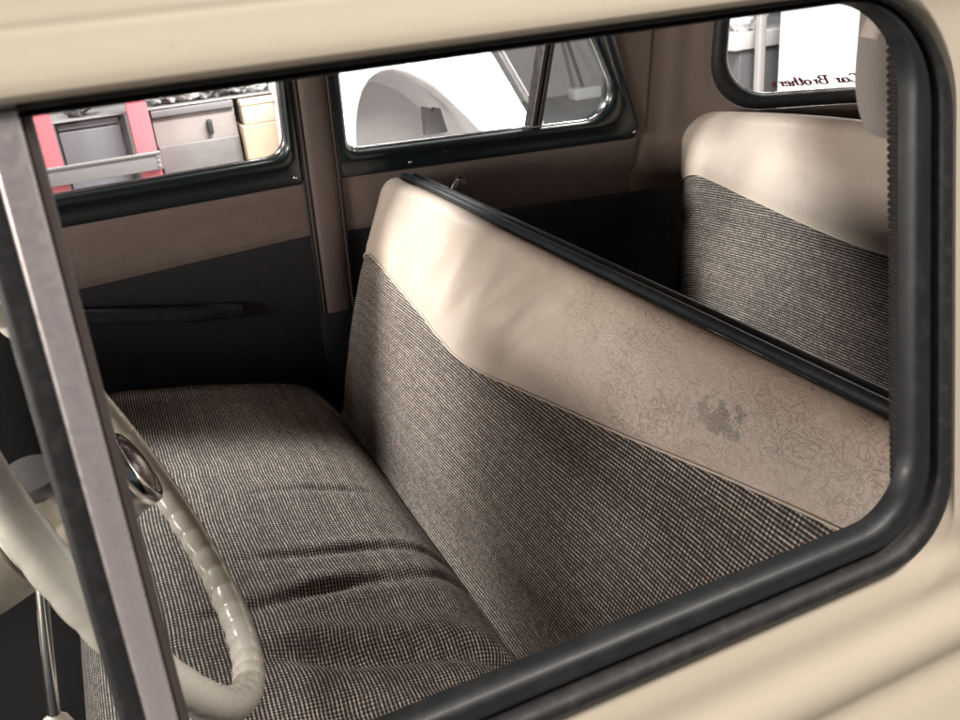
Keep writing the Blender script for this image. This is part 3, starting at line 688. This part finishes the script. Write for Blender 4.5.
mesh('top_rail', *boxvf(.228, .486, 3.066, 3.0795, -.372, -.350), GREYD, pb, bevel=.003)
mesh('lower_drawer', *boxvf(.228, .486, 3.064, 3.0795, -.60, -.462), simple('dark_grey_drawer', (.13, .118, .115), .5, var=.3, scale=30), pb, bevel=.004)
mesh('handle', *boxvf(.392, .408, 3.058, 3.0795, -.445, -.400), RUBBER, pb, bevel=.004)
o = mesh('cardboard_carton', *boxvf(.494, .78, 3.02, 3.40, -1.30, -.432), CARD, None, bevel=.004, origin=(.63, 3.2, -1.3)); o['label'] = 'tall tan cardboard carton beside the grey cupboard'; o['category'] = 'carton'
cx = thing('cardboard_box', 'small pale cardboard box standing on the tan carton', 'box', (.56, 3.1, -.43))
mesh('body', *boxvf(.506, .612, 3.04, 3.2, -.4315, -.372), CARDL, cx, bevel=.003)
mesh('lid', *boxvf(.503, .615, 3.037, 3.203, -.3719, -.352), CARDL, cx, bevel=.003)
def bundle(name, label, cat, c, r, mat, group, seed):
    V = []; nu, nv = 26, 14
    for i in range(nu):
        for j in range(nv):
            th, ph = 2 * math.pi * i / nu, math.pi * j / (nv - 1); d = Vector((math.cos(th) * math.sin(ph), math.sin(th) * math.sin(ph), math.cos(ph)))
            k = 1 + .35 * noise.noise(d * 2.2 + Vector((seed, 0, 0))) + .14 * noise.noise(d * 6 + Vector((0, seed, 0)))
            z = max(-.92, d[2] * k); V.append((c[0] + d[0] * k * r[0], c[1] + d[1] * k * r[1], c[2] + (z + .92) * r[2]))
    o = mesh(name, V, gridf(nu, nv, True), mat, None, smooth=False, origin=c); o['label'] = label; o['category'] = cat; o['group'] = group
for k, (x, rz, mt, lb) in enumerate([(.02, .030, GREYD, 'dark crumpled wrapping on the shelf above the drawer cabinet'), (.255, .026, SILVER, 'crumpled silver wrapping on the shelf next to the red post'), (.315, .034, GREYL, 'small grey bag left of the pale cloth on the shelf'), (.365, .024, WHITEP, 'flat white cloth bundle on the shelf'), (.415, .036, SILVER, 'tall crumpled silver wrapping right of the white cloth'), (.465, .028, GREYD, 'small dark bag between the silver wrappings'), (.525, .040, SILVER, 'crumpled silver wrapping just behind the small pale box'), (.585, .030, WHITEP, 'white bag at the window end of the shelf')]):
    bundle('wrapped_bundle', lb, 'bundle', (x, 3.15, -.3419), (.040, .05, rz), mt, 'bundles lying on the rack shelf', k * 3.1)

# broom at the back wall
br = thing('broom', 'thin dark broom with a white head at the back wall', 'broom', (4.38, 7.5, -1.3))
V, F = tube_vf([(4.40, 7.5, -1.20), (4.33, 7.75, -.60), (4.30, 7.86, -.30)], .016, 8); mesh('handle', V, F, GREYD, br)
mesh('head', *boxvf(4.27, 4.56, 7.42, 7.58, -1.30, -1.19), WHITEP, br, bevel=.02)
# behind the car
wp = thing('display_board', 'large bright white board standing behind the rear window', 'board', (3.4, 2.6, -1.3))
mesh('sheet', *boxvf(3.20, 3.26, -.5, 3.575, -1.15, .9), WHITEP, wp, bevel=.01)
mesh('foot', *boxvf(3.14, 3.32, .2, .3, -1.3, -1.151), STEEL, wp, bevel=.004); mesh('foot', *boxvf(3.14, 3.32, 3.0, 3.1, -1.3, -1.151), STEEL, wp, bevel=.004)
ps = mesh('steel_post', *boxvf(3.18, 3.22, 3.685, 3.725, -1.3, 1.6), GREYL, None, bevel=.006, origin=(3.2, 3.7, -1.3)); ps['label'] = 'light grey post beside the white panel, seen through the rear window'; ps['category'] = 'post'
wb = thing('workbench', 'grey workbench with pale front edge, seen through the rear window', 'workbench', (3.4, 4.3, -1.3))
mesh('bench_top', *boxvf(3.12, 3.9, 3.80, 5.2, -.55, -.47), WALLM, wb, bevel=.006); mesh('cabinet', *boxvf(3.17, 3.85, 3.82, 5.15, -1.3, -.551), GREYD, wb, bevel=.006)
for k, (y, x) in enumerate([(3.92, 3.30), (4.08, 3.42), (4.24, 3.3)]):
    bundle('wrapped_bundle', ['white wrapped bundle on the workbench nearest the grey post', 'white wrapped bundle in the middle of the workbench', 'white wrapped bundle at the far end of the workbench'][k], 'bundle', (x, y, -.4699), (.09, .085, .075), WHITEP, 'white bundles lying on the workbench', k * 2.3 + 9)
